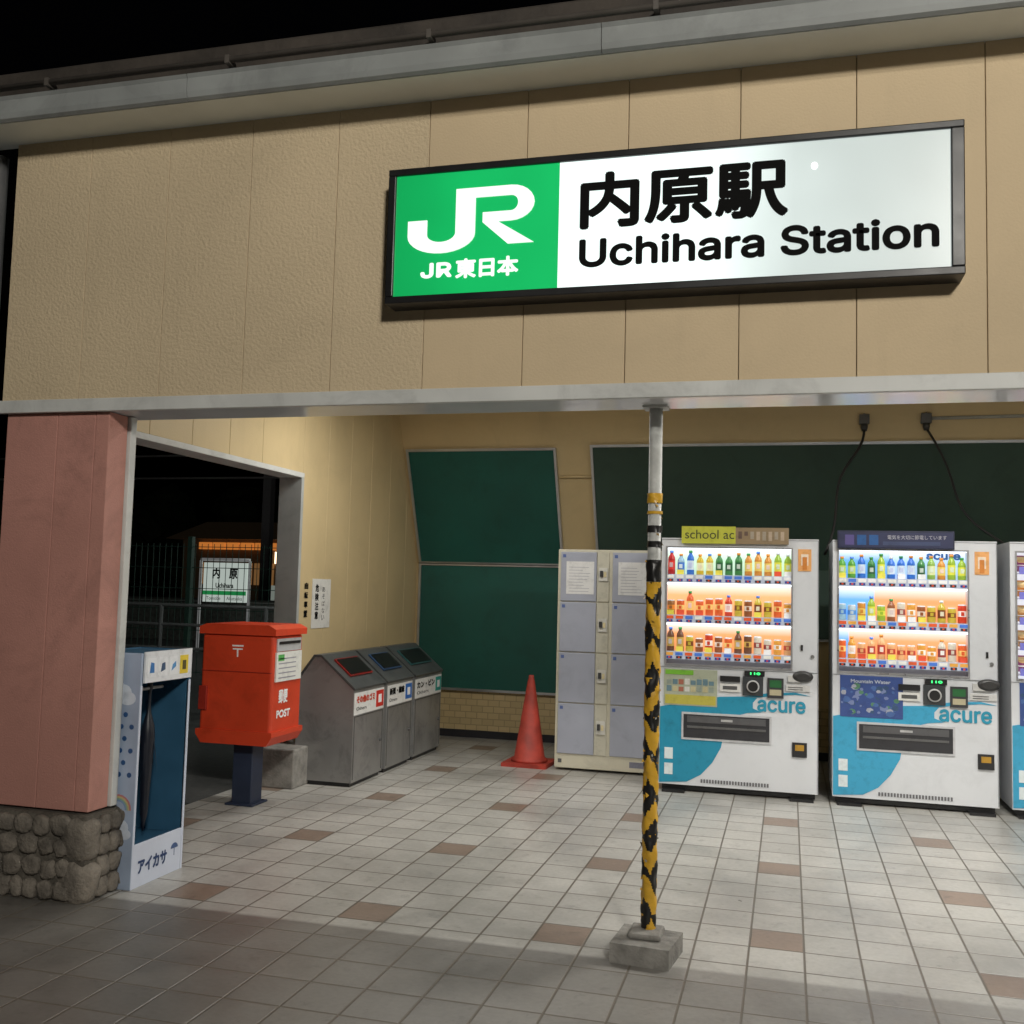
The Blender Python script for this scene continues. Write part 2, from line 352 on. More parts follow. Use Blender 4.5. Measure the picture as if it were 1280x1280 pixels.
NB=group('notice_board',(-2.8,9.3,0))
leanboard('upper',-3.46,-2.06,1.665,2.68,M_green,M_alu,NB); leanboard('lower',-3.46,-2.06,.46,1.63,M_green,M_alu,NB)
NB2=group('notice_board',(1,9.3,0)); leanboard('wide',-1.70,3.2,1.05,2.70,M_green2,M_alu,NB2)
b=MB(); b.tube([(-2.03,by(2.45)-.02,2.45),(-1.73,by(2.45)-.02,2.45)],.012); b.tube([(-1.98,by(1.66)-.02,2.2),(-1.98,by(1.66)-.02,1.7)],.01); b.obj('wall_conduit',M_inner,B)
# ---------------------------------------------------------------- station sign
S=group('station_name_sign',(-.5,3.87,2.58))
SY=3.81
b=MB(); X0,X1,Z0,Z1=-1.61,.60,2.58,3.147
b.box(X0,X1,SY,YF-.002,Z0,Z0+.03); b.box(X0,X1,SY,YF-.002,Z1-.028,Z1); b.box(X0,X0+.033,SY,YF-.002,Z0+.03,Z1-.028); b.box(X1-.045,X1,SY,YF-.002,Z0+.03,Z1-.028)
b.obj('frame',M_black,S,.004)
SG=emis('sign_green',(.006,.40,.10),1.05,(-1.6,-.88,[(0,.75),(.45,1.0),(1,1.1)]))
SW=emis('sign_white',(.88,1.0,.97),1.1,(-.88,.56,[(0,1.1),(.36,1.05),(.62,.56),(1,.38)]),base=.22)
box('green_panel',X0+.033,-.885,SY+.012,SY+.05,Z0+.03,Z1-.028,SG,S)
box('white_panel',-.885,X1-.045,SY+.012,SY+.05,Z0+.03,Z1-.028,SW,S)
EW=emis('sign_logo_white',(.92,1,.95),.95)
b=MB(); b.prism([(.085+.012*math.cos(t*math.pi/6),3.022+.014*math.sin(t*math.pi/6)) for t in range(12)],SY+.0095,SY+.0118,'xz'); b.obj('lamp_glint',emis('lamp_glint',(1,1,1),1.6),S)  # lamp reflection painted on as a small glowing patch
def lx(u): return -1.52+u*(.535)
def lz(w): return 2.782+w*.27
def stroke(mb,pts,y0,y1):
    for k in range(len(pts)-1):
        a,bq=pts[k];c,d=pts[k+1]
        mb.prism([(lx(a[0]),lz(a[1])),(lx(c[0]),lz(c[1])),(lx(d[0]),lz(d[1])),(lx(bq[0]),lz(bq[1]))],y0,y1,'xz')
b=MB(); y0,y1=SY+.006,SY+.0115
J=[((0,.52),(.155,.52)),((0,.32),(.155,.34))]
for k in range(9):
    a=math.pi+ (math.pi/2)*k/8
    J.append(((.27+.27*math.cos(a),.28+.28*math.sin(a)),(.27+.115*math.cos(a),.30+.13*math.sin(a))))
for k in range(9):
    a=1.5*math.pi+(math.pi/2)*k/8
    J.append(((.27+.27*math.cos(a),.28+.28*math.sin(a)),(.27+.115*math.cos(a),.30+.13*math.sin(a))))
J.append(((.54,.97),(.385,.97)))
stroke(b,J,y0,y1)
R_=[((.541,.97),(.541,.82)),((.82,.97),(.82,.82))]
for k in range(1,13):
    a=math.pi/2-math.pi*k/12
    R_.append(((.82+.18*math.cos(a),.70+.27*math.sin(a)),(.82+.055*math.cos(a),.70+.12*math.sin(a))))
R_.append(((.60,.43),(.60,.58)))
stroke(b,R_,y0,y1)
b.prism([(lx(.60),lz(.43)),(lx(.72),lz(.428)),(lx(1.0),lz(.08)),(lx(.80),lz(.08))],y0,y1,'xz')
b.obj('jr_logo',EW,S,recalc=True)
text('company_text','JR',-1.46,-1.325,2.680,2.744,SY+.0105,EW,S,bold=.004,sans=True)
text('company_kanji','東日本',-1.31,-1.045,2.672,2.754,SY+.0105,EW,S,bold=.0035)
text('kanji_text','内原駅',-.80,-.007,2.838,3.066,SY+.010,M_ink,S,bold=.0085)
text('latin_text','Uchihara Station',-.80,.515,2.685,2.803,SY+.010,M_ink,S,bold=.0055,sans=True)
# ---------------------------------------------------------------- pole
PL=group('striped_pole',(-.53,4.15,0))
PX,PY=-.53,4.15
b=MB(); b.tube([(PX,PY,.05),(PX,PY,2.19)],.027,seg=20); b.obj('post',mat('pole_white',(.50,.51,.49),.5,ns=15,na=.25,streak=.1,dirt=.3,ds=9),PL)
b=MB(); b.box(PX-.05,PX+.05,PY-.05,PY+.05,2.18,2.19); b.obj('cap_plate',M_white,PL)
b=MB(); b.prism([(-.66,4.0),(-.43,3.98),(-.40,4.21),(-.64,4.24)],0,.075,'xy'); b.obj('footing',M_conc,PL,.012)
b=MB(); b.box(-.60,-.47,4.06,4.2,.075,.10); b.obj('mortar_pad',M_conc,PL,.01)
MATS['tape']=paintmat('hazard_tape',.36)
YE=(.70,.40,.035); BK=(.013,.013,.013)
def tri(x): 
    x=x%1; return 2*abs(x-.5)
def tape(z0,z1,r0,name,only=None):
    b=MB(); seg=48; dz=.004; n=int((z1-z0)/dz)
    base=len(b.v)
    for j in range(n+1):
        z=z0+j*dz
        for k in range(seg):
            a=2*math.pi*k/seg
            lump=.0013*math.sin(z*41+a*2)+.0012*math.sin(z*97-a*3+1)+.001*math.sin(z*23+5*a)
            w=((z/.085)+a/(2*math.pi))%1
            r=r0+lump+.0018*(1-w)
            b.v.append((PX+r*math.cos(a),PY+r*math.sin(a),z))
    for j in range(n):
        z=z0+(j+.5)*dz
        for k in range(seg):
            a=2*math.pi*(k+.5)/seg
            ph=(z/.155 + .55*tri(a/math.pi*.9+.3*math.floor(z/.155)) + .10*math.sin(z*13)+.04*math.sin(a*9+z*60))%1
            col=BK if ph<.48 else YE
            if only: col=only
            i=base+j*seg+k; i2=base+j*seg+(k+1)%seg
            b.f.append((i,i2,i2+seg,i+seg)); b.c.append(col); b.sm.append(True)
    return b.obj(name,MATS['tape'],PL,recalc=False)
tape(.10,1.47,.0295,'hazard_tape_lower'); tape(1.47,1.56,.030,'hazard_tape_wrap',BK); tape(1.61,1.635,.030,'hazard_tape_wrap',BK); tape(1.67,1.70,.0295,'hazard_tape_wrap',BK); tape(1.745,1.76,.0295,'hazard_tape_wrap',YE); tape(1.79,1.83,.031,'hazard_tape_top',YE)
b=MB()
for k in range(30):
    z=random.uniform(.2,1.82); a=random.uniform(math.pi*.95,2.05*math.pi); r=.031
    p=Vector((PX+r*math.cos(a),PY+r*math.sin(a),z)); d=Vector((math.cos(a)*.012,math.sin(a)*.012,random.uniform(-.014,.022)))*random.uniform(.4,1)
    t=Vector((-math.sin(a),math.cos(a),0))*.008
    b.face([p-t+Vector((0,0,.01)),p+t,p+d],random.choice([YE,YE,BK]) if z<1.5 else YE)
b.obj('tape_flaps',MATS['tape'],PL,recalc=False)
# ---------------------------------------------------------------- vending machines
def arc_btl(mb,x,y,z,kind,c1,c2,c3,h):
    if kind=='b':
        r=.027; mb.lathe(x,y,z,[(r,0),(r,h*.18),(r*.98,h*.2),(r*.98,h*.58),(r,h*.6),(r*.9,h*.72),(r*.42,h*.86),(r*.42,h*.9),(r*.5,h*.9),(r*.5,h)],[c1,c1,c2,c1,c1,c1,c1,c3,c3],10)
        mb.box(x-.012,x+.012,y-r-.002,y-r+.004,z+h*.3,z+h*.5,tuple(min(1,.5+.5*k) for k in c1))
    else:
        r=.028; mb.lathe(x,y,z,[(r*.9,0),(r,h*.06),(r,h*.35),(r,h*.65),(r,h*.93),(r*.85,h)],[c1,c1,c2,c1,(.6,.6,.6)],10)
        mb.box(x-.010,x+.010,y-r-.002,y-r+.004,z+h*.4,z+h*.6,c1)
PAL1=[((.30,.45,.04),(.7,.7,.08)),((.10,.34,.05),(.5,.65,.15)),((.6,.42,.03),(.8,.8,.5)),((.05,.22,.06),(.03,.12,.05)),((.3,.48,.6),(.06,.2,.6)),((.03,.15,.55),(.6,.7,.8)),((.5,.02,.02),(.8,.05,.03)),((.06,.03,.02),(.5,.02,.02)),((.5,.6,.65),(.1,.3,.7)),((.25,.42,.08),(.7,.75,.4)),((.6,.25,.04),(.8,.6,.15)),((.4,.5,.56),(.4,.5,.56))]
PAL2=[((.7,.12,.03),(.9,.6,.2)),((.28,.09,.03),(.8,.7,.6)),((.75,.4,.18),(.5,.06,.04)),((.6,.05,.02),(.9,.85,.8)),((.7,.32,.05),(.9,.9,.85)),((.15,.06,.03),(.6,.4,.1)),((.6,.55,.45),(.3,.05,.05)),((.55,.42,.05),(.2,.06,.02)),((.35,.15,.05),(.85,.3,.05))]
def machine(x0,w,H,skin,name='vending_machine'):
    y=7.49; d=.74; G=group(name,(x0+w/2,y+d/2,0))
    white=mat('machine_white',(.68,.70,.73),.35,ns=2,na=.04,dirt=.08,ds=5); grey=mat('machine_grey',(.30,.31,.33),.4)
    wx0,wx1,wz0,wz1=x0+.03,x0+w-.175,.90,1.765
    b=MB()
    b.box(x0,x0+w,y+.17,y+d,.05,H); 
    b.box(x0,wx0,y+.003,y+.17,.05,H); b.box(wx1,x0+w,y+.003,y+.17,.05,H); b.box(wx0,wx1,y+.003,y+.17,.05,wz0); b.box(wx0,wx1,y+.003,y+.17,wz1,H)
    b.obj('cabinet',white,G)
    b=MB(); b.box(x0+w-.006,x0+w-.001,y-.001,y+.003,.06,H-.01); b.box(x0+.0,x0+w,y-.001,y+.003,.885,.890); b.box(x0+.001,x0+w-.007,y-.001,y+.003,H-.012,H-.008); b.obj('door_seams',grey,G)
    b=MB()
    for fx in (x0+.06,x0+w-.16):
        b.box(fx,fx+.1,y+.05,y+.15,0,.05); b.box(fx,fx+.1,y+d-.15,y+d-.05,0,.05); b.box(fx-.03,fx+.13,y-.05,y+.05,.0,.018)
    b.box(x0+.02,x0+w-.02,y+.04,y+.06,.01,.05)
    b.obj('feet',M_black,G)
    b=MB(); t=.012
    b.box(wx0,wx1,y-.004,y+.01,wz1-t,wz1); b.box(wx0,wx1,y-.004,y+.01,wz0,wz0+t); b.box(wx0,wx0+t,y-.004,y+.01,wz0+t,wz1-t); b.box(wx1-t,wx1,y-.004,y+.01,wz0+t,wz1-t)
    b.obj('window_frame',mat('frame_silver',(.5,.5,.52),.3,metal=.6),G)
    rows=[(1.56,1.765),(1.265,1.50),(1.0,1.205)]
    if skin in(1,2):
        for r,(z0,z1) in enumerate(rows):
            if skin==2 :
                xm=wx0+(.42,.30,.10)[r]*(wx1-wx0)
                box('back_panel_blue',wx0,xm,y+.155,y+.165,z0,z1,shelflight('lit_b%d'%r,(.16,.42,.92),1.15,z0,z1),G)
                box('back_panel',xm,wx1,y+.155,y+.165,z0,z1,shelflight('lit_o%d'%r,((.45,.65,.98) if r==0 else (.95,.38,.16)),1.1,z0,z1),G)
            else:
                box('back_panel',wx0,wx1,y+.155,y+.165,z0,z1,shelflight('lit_p%d'%r,[(.62,.84,.66),(.95,.46,.20),(.93,.38,.15)][r],1.1,z0,z1),G)
            box('lamp_strip',wx0+.01,wx1-.01,y+.02,y+.05,z1-.012,z1-.002,emis('led%d%d'%(skin,r),(.85,.93,1),4.0),G)
            b=MB(); b.box(wx0+t,wx1-t,y+.012,y+.155,z0-.02,z0-.001,(.6,.6,.62)); b.box(wx0+t,wx1-t,y+.004,y+.012,z0-.055,z0-.0,(.50,.55,.66) )
            n=13
            for k in range(n):
                xx=wx0+.035+k*(wx1-wx0-.07)/(n-1)
                b.box(xx-.026,xx+.026,y+.001,y+.004,z0-.028,z0-.006,random.choice([(.8,.8,.8),(.08,.2,.65),(.8,.8,.75)]) if not r else random.choice([(.8,.4,.08),(.8,.8,.75),(.75,.12,.04),(.08,.2,.65)]))
                b.box(xx-.02,xx+.02,y+.0005,y+.004,z0-.05,z0-.034,random.choice([(.02,.05,.3),(.03,.03,.05)]))
                b.box(xx-.006,xx+.006,y-.001,y+.003,z0-.047,z0-.037,(.9,.1,.02))
            b.obj('price_rail',PE,G)
            b=MB(); last=None
            for k in range(n):
                xx=wx0+.035+k*(wx1-wx0-.07)/(n-1)
                pal=PAL1 if (r==0 or (r==1 and skin==2 and k<4)) else PAL2
                if last is None or random.random()<.7: last=random.choice(pal)
                c1,c2=last
                kind='b' if (r==0 and k not in(4,)) or random.random()<.35 else 'c'
                h=random.uniform(.15,.178) if kind=='b' else random.uniform(.10,.135)
                arc_btl(b,xx,y+.075,z0,kind,c1,c2,random.choice([(.8,.8,.8),(.8,.3,.05),(.1,.25,.7),(.05,.3,.08)]),h)
                if random.random()<.4: b.box(xx-.025,xx+.025,y+.035,y+.037,z0+.0,z0+.035,random.choice([(.8,.7,.1),(.85,.85,.85),(.75,.1,.05)]))
            b.obj('drinks',PE,G,recalc=False)
        if skin==2: text('window_text','acure',wx0+.60,wx1-.03,1.70,1.745,y+.150,mat('ink_blue',(.05,.2,.6),.5),G,bold=.004,sans=True)
    else:
        box('back_panel',wx0,wx1,y+.155,y+.165,wz0,wz1,emis('lit_w',(.9,.92,1),.8),G)
        b=MB()
        for r in range(5):
            z=wz0+.05+r*.17
            b.box(wx0+.01,wx1-.01,y+.03,y+.15,z-.02,z-.012,(.5,.5,.6))
            for k in range(6):
                xx=wx0+.08+k*.15; col=random.choice([(.6,.06,.04),(.7,.3,.08),(.35,.1,.25),(.55,.3,.12)])
                b.lathe(xx,y+.09,z-.012,[(.035,0),(.055,.05),(.058,.055)],[col,(.8,.8,.8)],16)
                b.box(xx-.06,xx+.06,y+.148,y+.152,z+.0,z+.11,col); b.lathe(xx,y+.14,z+.06,[(.03,0),(.045,.02),(.04,.04)],[(.7,.45,.2),(.8,.6,.3)],14)
                b.box(xx-.05,xx+.05,y+.02,y+.022,z-.02,z+.03,random.choice([(.9,.9,.9),(.2,.2,.6),(.9,.2,.3)]))
        b.obj('snacks',PE,G)
    if skin==1:
        b=MB(); b.box(x0+.145,x0+.53,y-.02,y-.004,H-.04,H+.085,(.55,.56,.07)); b.box(x0+.53,x0+.90,y-.02,y-.004,H-.04,H+.078,(.30,.22,.13)); 
        for k in range(8): b.box(x0+.55+k*.042,x0+.575+k*.042,y-.022,y-.02,H-.02+random.uniform(0,.04),H+.05,random.choice([(.5,.4,.3),(.15,.1,.08),(.4,.35,.28)]))
        b.obj('header_card',PM,G,.0); text('header_text','school ac',x0+.17,x0+.52,H-.005,H+.06,y-.0215,mat('ink_grey',(.06,.07,.03),.6),G)
    elif skin==2:
        b=MB(); b.box(x0+.03,x0+.79,y-.03,y-.006,H-.06,H+.065,(.02,.025,.06)); b.box(x0+.04,x0+.78,y-.032,y-.03,H-.05,H+.052,(.03,.035,.09))
        for k in range(3): b.box(x0+.08+k*.08,x0+.14+k*.08,y-.033,y-.032,H-.035,H+.035,random.choice([(.06,.1,.35),(.1,.08,.25),(.02,.1,.3)]))
        b.box(x0+.33,x0+.7,y-.033,y-.032,H-.035,H-.01,(.05,.07,.15)); b.obj('header_card',PM,G)
        text('header_text','電気を大切に節電しています',x0+.36,x0+.74,H+.005,H+.035,y-.0335,mat('ink_pale',(.45,.45,.5),.6),G)
    blue=(.02,.27,.42) if skin==1 else (.05,.36,.58)
    def zz(u,v): return (x0+u,v)
    b=MB(); pts=[(0.004,.06),(.2,.075),(.30,.13),(.38,.22),(.44,.33),(.46,.43),(.49,.51),(.54,.56),(.62,.585),(.72,.595),(.66,.62),(.66,.66),(.69,.695),(.6,.70),(.43,.69),(.2,.64),(.004,.60)]
    b.prism([zz(*p) for p in pts],y-.0005,y+.003,'xz',blue)
    b.prism([zz(*p) for p in [(.60,.702),(.70,.698),(.80,.715),(.95,.73),(1.05,.725),(.95,.745),(.78,.735)]],y-.0003,y+.003,'xz',blue)
    b.obj('wave_graphic',PM,G)
    text('brand_text','acure',x0+.69,x0+1.02,.60,.685,y-.0015,mat('ink_teal',(.02,.28,.42),.5),G,bold=.004,sans=True)
    b=MB()
    if skin==1:
        b.box(x0+.03,x0+.41,y-.003,y+.003,.615,.875,(.42,.45,.34)); b.box(x0+.04,x0+.40,y-.005,y-.003,.625,.69,(.50,.45,.08)); b.box(x0+.04,x0+.24,y-.005,y-.003,.835,.868,(.2,.5,.05))
        for k in range(16):
            u=.05+(k%8)*.043; v=.715+(k//8)*.05
            b.box(x0+u,x0+u+.035,y-.005,y-.003,v,v+random.uniform(.03,.045),random.choice([(.7,.7,.65),(.3,.35,.3),(.4,.15,.1),(.15,.25,.3),(.55,.5,.3)]))
    else:
        b.box(x0+.05,x0+.46,y-.003,y+.003,.60,.885,(.05,.09,.28))
        for k in range(70):
            u=random.uniform(.06,.43);v=random.uniform(.61,.80); s=random.uniform(.01,.04)
            ang=random.random()*3; ps=[(x0+min(max(u+s*math.cos(ang+q*1.05)*random.uniform(.5,1),.055),.455),min(v+s*math.sin(ang+q*1.05)*.6+.02,.88)) for q in range(6)]
            b.prism(ps,y-.0033-k*.00002,y-.003,'xz',random.choice([(.08,.16,.4),(.2,.25,.45),(.10,.25,.15),(.4,.42,.5),(.05,.1,.2),(.05,.09,.28)]))
    b.obj('poster',PM,G,recalc=False)
    if skin==2: text('poster_text','Mountain Water',x0+.12,x0+.38,.835,.86,y-.006,mat('ink_pale2',(.45,.5,.6),.6),G,bold=.001)
    b=MB(); k=(.02,.02,.022)
    b.box(x0+.43,x0+.57,y-.012,y+.003,.80,.84,k); b.box(x0+.43,x0+.57,y-.008,y+.003,.73,.785,(.75,.75,.72)); b.box(x0+.45,x0+.55,y-.010,y-.008,.745,.77,(.1,.1,.1))
    b.box(x0+.59,x0+.73,y-.012,y+.003,.71,.845,(.05,.055,.06)); b.box(x0+.76,x0+.87,y-.01,y+.003,.70,.84,(.05,.05,.055)); b.box(x0+.775,x0+.855,y-.012,y-.01,.72,.76,(.5,.45,.3)); b.box(x0+.775,x0+.855,y-.012,y-.01,.775,.825,(.03,.15,.05))
    b.box(x0+.885,x0+1.05,y-.006,y+.003,.755,.80,(.65,.65,.64)); b.box(x0+.90,x0+1.0,y-.008,y-.006,.765,.77,(.1,.1,.1)); b.box(x0+.90,x0+1.0,y-.008,y-.006,.78,.785,(.1,.1,.1))
    b.box(x0+.90,x0+.98,y-.012,y+.003,.82,.865,(.6,.6,.58))
    b.box(x0+.93,x0+1.03,y-.01,y+.003,.30,.40,k); b.box(x0+.95,x0+1.01,y-.012,y-.01,.345,.385,(.45,.25,.03))
    b.box(x0+.16,x0+.79,y-.006,y+.003,.375,.57,(.55,.56,.58)); b.box(x0+.175,x0+.775,y-.009,y-.006,.39,.555,(.035,.035,.04)); b.box(x0+.2,x0+.75,y-.014,y-.009,.46,.475,(.12,.12,.12)); b.box(x0+.2,x0+.75,y-.013,y-.009,.50,.545,(.10,.10,.105)); b.box(x0+.44,x0+.52,y-.0135,y-.013,.515,.53,(.5,.5,.5))
    for q in range(24): b.box(x0+.30+q*.02,x0+.312+q*.02,y-.001,y+.003,.075,.10,(.15,.15,.16))
    for q in range(2): b.box(x0+.04,x0+.10,y-.003,y+.003,.12+q*.11,.20+q*.11,(.72,.8,.82)); 
    b.box(x0+.985,x0+1.0,y-.005,y+.003,1.04,1.08,k)
    b.box(x0+w-.14,x0+w-.05,y-.003,y+.003,1.60,1.755,(.85,.42,.15)); b.box(x0+w-.12,x0+w-.07,y-.004,y-.003,1.64,1.72,(.9,.75,.6)); b.box(x0+w-.11,x0+w-.08,y-.005,y-.004,1.61,1.70,(.7,.25,.05))
    b.obj('payment_unit',PM,G)
    b=MB(); b.lathe(0,0,0,[(.045,0),(.045,.01),(.035,.014)],[(.12,.12,.13),(.5,.5,.5),(.02,.02,.02)],24)
    o=b.obj('card_reader',PM,None); o.data.transform(Matrix.Translation((x0+.66,y-.012,.775))@Matrix.Rotation(math.radians(90),4,'X')); attach(o,G)
    b=MB(); b.lathe(0,0,0,[(.05,0),(.05,.015),(.03,.03)],[(.02,.02,.02),(.05,.05,.05)],24)
    o=b.obj('coin_slot',PM,None); o.data.transform(Matrix.Translation((x0+1.0,y+.003,.86))@Matrix.Rotation(math.radians(90),4,'X')@Matrix.Diagonal((1.4,.8,1,1))); attach(o,G)
    text('led_display','110',x0+.64,x0+.71,.857,.875,y-.0135,emis('green_led%d'%skin,(.05,.9,.2),2.),G,bold=.0015)
    b=MB(); b.box(x0+.60,x0+.74,y-.012,y+.003,.848,.882,k); b.obj('led_bezel',PM,G)
    b=MB(); b.tube([(x0+w-.04,y+.003,1.0),(x0+w-.04,y-.006,1.0)],.013,(.6,.6,.6),14); b.obj('door_lock',M_steel,G)
    return G
machine(-.90,1.105,1.826,1); machine(.30,1.06,1.826,2); machine(1.44,1.05,1.826,3)
# ---------------------------------------------------------------- coin lockers
G=group('coin_locker',(-1.36,8.2,0)); y=8.0
cream=mat('locker_cream',(.56,.53,.42),.45,na=.05,dirt=.15,ds=6); lav=mat('locker_door',(.36,.38,.45),.4,ns=3,na=.05,dirt=.12,ds=5)
x0,x1=-1.79,-.94
box('cabinet',x0,x1,y,y+.5,.02,1.75,cream,G,.006)
b=MB(); dz=(1.735-.13)/4
b2=MB();b3=MB()
for c in range(2):
    cx0=x0+.02+c*.42; 
    for r in range(4):
        z0=.13+r*dz
        b.box(cx0+.004,cx0+.295,y-.012,y+.001,z0+.005,z0+dz-.005)
        b2.box(cx0+.30,cx0+.395,y-.008,y+.001,z0+.005,z0+dz-.005,(.52,.50,.41))
        b2.box(cx0+.315,cx0+.385,y-.018,y-.008,z0+dz*.42,z0+dz*.68,(.62,.61,.56)); b2.box(cx0+.325,cx0+.348,y-.03,y-.018,z0+dz*.5,z0+dz*.62,(.05,.05,.05)); b2.box(cx0+.355,cx0+.375,y-.022,y-.018,z0+dz*.5,z0+dz*.6,(.7,.6,.35))
        if r==3:
            b3.box(cx0+.05,cx0+.275,y-.014,y-.012,z0+.06,z0+.32,(.72,.72,.71))
            for q in range(9): b3.box(cx0+.07,cx0+.07+random.uniform(.1,.18),y-.015,y-.014,z0+.08+q*.024,z0+.084+q*.024,(.4,.4,.45))
        b3.box(cx0+.02,cx0+.045,y-.014,y-.012,z0+dz-.05,z0+dz-.025,(.1,.15,.35))
b.obj('doors',lav,G,.003); b2.obj('locks',PM,G); b3.obj('notices',PM,G)
b=MB(); b.box(x0+.03,x0+.06,y-.002,y,.06,.09,(.1,.1,.1)); b.box(x0+.6,x0+.8,y-.003,y,.055,.10,(.2,.2,.25)); b.obj('plate',PM,G)
# ---------------------------------------------------------------- traffic cone
G=group('traffic_cone',(-2.03,8.15,0)); cm=mat('cone_red',(.36,.04,.025),.6,ns=7,na=.4)
b=MB(); b.prism([(-2.22,7.97),(-1.85,7.96),(-1.84,8.33),(-2.21,8.34)],0,.03,'xy'); b.obj('base',cm,G,.012)
b=MB(); b.lathe(-2.03,8.15,.03,[(.15,0),(.145,.02),(.125,.03),(.03,.64),(.022,.67),(.02,.69)],[(1,1,1)],32); b.obj('body',cm,G)
# ---------------------------------------------------------------- bins
def tbin(y0,y1,lc,txt,top,inlet):
    G=group('recycling_bin',(-3.16,(y0+y1)/2,0)); xb,xf=-3.40,-2.96
    b=MB(); prof=[(xb,.03),(xf,.03),(xf,.68),(xf-.26,.90),(xf-.31,.90),(xb,.72)]
    b.prism(prof,y0+.01,y1-.01,'xz'); b.obj('body',M_steel,G,.008)
    b=MB()
    b.prism([(xf+.006,.675),(xf+.012,.69),(xf-.255,.917),(xf-.315,.917),(xb-.01,.735),(xb-.005,.72),(xf-.31,.902),(xf-.26,.902)],y0,y1,'xz')
    b.obj('lid',top,G,.003)
    def sl(t): return (xf+.012-.267*t, .695+.227*t)
    b=MB(); a=sl(.30);c=sl(.80)
    b.prism([a,c,(c[0]+.006,c[1]+.008),(a[0]+.006,a[1]+.008)],y0+.09,y1-.09,'xz',inlet)
    a=sl(.33);c=sl(.77); b.prism([(a[0]+.007,a[1]+.009),(c[0]+.007,c[1]+.009),(c[0]+.009,c[1]+.012),(a[0]+.009,a[1]+.012)],y0+.105,y1-.105,'xz',(.005,.005,.005)); b.obj('inlet',PM,G)
    b=MB(); b.box(xf,xf+.004,y0+.02,y1-.02,.50,.655,(.78,.78,.76)); b.box(xf+.004,xf+.0055,y1-.17,y1-.03,.52,.64,lc); b.box(xf+.0055,xf+.0065,y1-.13,y1-.07,.55,.61,(.9,.9,.9)); b.obj('label',PM,G)
    text('label_text',txt,y0+.05,y1-.2,.58,.635,xf+.006,M_ink if lc[0]<.3 else M_red,G,face='+x',bold=.003)
    text('label_small','Others',y0+.05,y1-.35,.53,.555,xf+.006,M_ink,G,face='+x')
    b=MB(); b.box(xf,xf+.003,y0+.03,y0+.035,.05,.49); b.box(xf,xf+.003,y1-.035,y1-.03,.05,.49); b.box(xf,xf+.003,y0+.035,y1-.035,.485,.49); b.tube([(xf,y1-.07,.27),(xf+.01,y1-.07,.27)],.012); b.obj('door_line',M_steeld,G)
    b=MB(); b.box(xb+.02,xf-.02,y0+.03,y1-.03,0,.03); b.obj('feet',M_black,G)
tdark=mat('bin_lid',(.09,.095,.095),.4,metal=.3,dirt=.3,ds=6)
tbin(6.70,7.28,(.6,.03,.02),'その他のゴミ',tdark,(.22,.015,.012))
tbin(7.32,7.88,(.03,.15,.5),'新聞・雑誌',tdark,(.03,.07,.15))
tbin(7.92,8.60,(.03,.35,.3),'カン・ビン',tdark,(.03,.10,.10))
# ---------------------------------------------------------------- post box
G=group('post_box',(-3.36,6.0,0)); x0,x1,y0,y1=-3.63,-3.10,5.78,6.20
b=MB(); b.box(x0+.015,x1-.01,y0+.012,y1-.012,.46,1.09); b.obj('body',M_red,G,.02,3)
b=MB(); b.prism([(x0,1.09),(x1+.01,1.09),(x1+.01,1.13),(x1-.04,1.155),(x0+.05,1.155),(x0,1.135)],y0-.004,y1+.004,'xz'); b.obj('lid',M_red,G,.012,3)
b=MB(); b.prism([(x0,.46),(x0+.04,.405),(x1-.03,.405),(x1+.005,.46),(x1+.005,.49),(x0,.49)],y0,y1,'xz'); b.obj('skirt',M_red,G,.01)
b=MB(); b.box(x1-.012,x1-.002,y0+.05,y1-.05,.99,1.07,(.45,.46,.47)); b.box(x1-.002,x1+.004,y0+.07,y1-.07,1.035,1.052,(.01,.01,.01))
b.box(x1-.01,x1-.0,y0+.04,y1-.04,.80,.985,(.75,.76,.72)); 
for q in range(5): b.box(x1,x1+.001,y0+.07,y1-.12,.82+q*.03,.827+q*.03,(.3,.3,.35))
b.box(x1,x1+.001,y0+.06,y0+.14,.93,.97,(.1,.4,.1)); b.obj('slot_and_label',PM,G)
text('kanji','郵便',y0+.10,y1-.20,.66,.75,x1-.0085,M_inkw,G,face='+x',bold=.003); text('post_text','POST',y0+.08,y1-.16,.57,.62,x1-.0085,M_inkw,G,face='+x',bold=.003)
b=MB(); yy=y0+.0115
b.box(-3.40,-3.32,yy-.001,yy,1.015,1.025); b.box(-3.395,-3.325,yy-.001,yy,.995,1.004); b.box(-3.365,-3.355,yy-.001,yy,.95,.995); b.obj('postal_mark',M_inkw,G)
b=MB(); b.box(-3.615,-3.56,y0-.006,y0+.02,.61,.76); b.box(-3.61,-3.115,y0+.006,y0+.013,.855,.86); b.obj('hinge_box',mat('post_red_dark',(.3,.02,.01),.5),G,.004)
b=MB(); b.box(-3.44,-3.30,5.93,6.07,0,.41); b.box(-3.47,-3.27,5.90,6.10,0,.015); b.obj('leg',M_navy,G,.006)
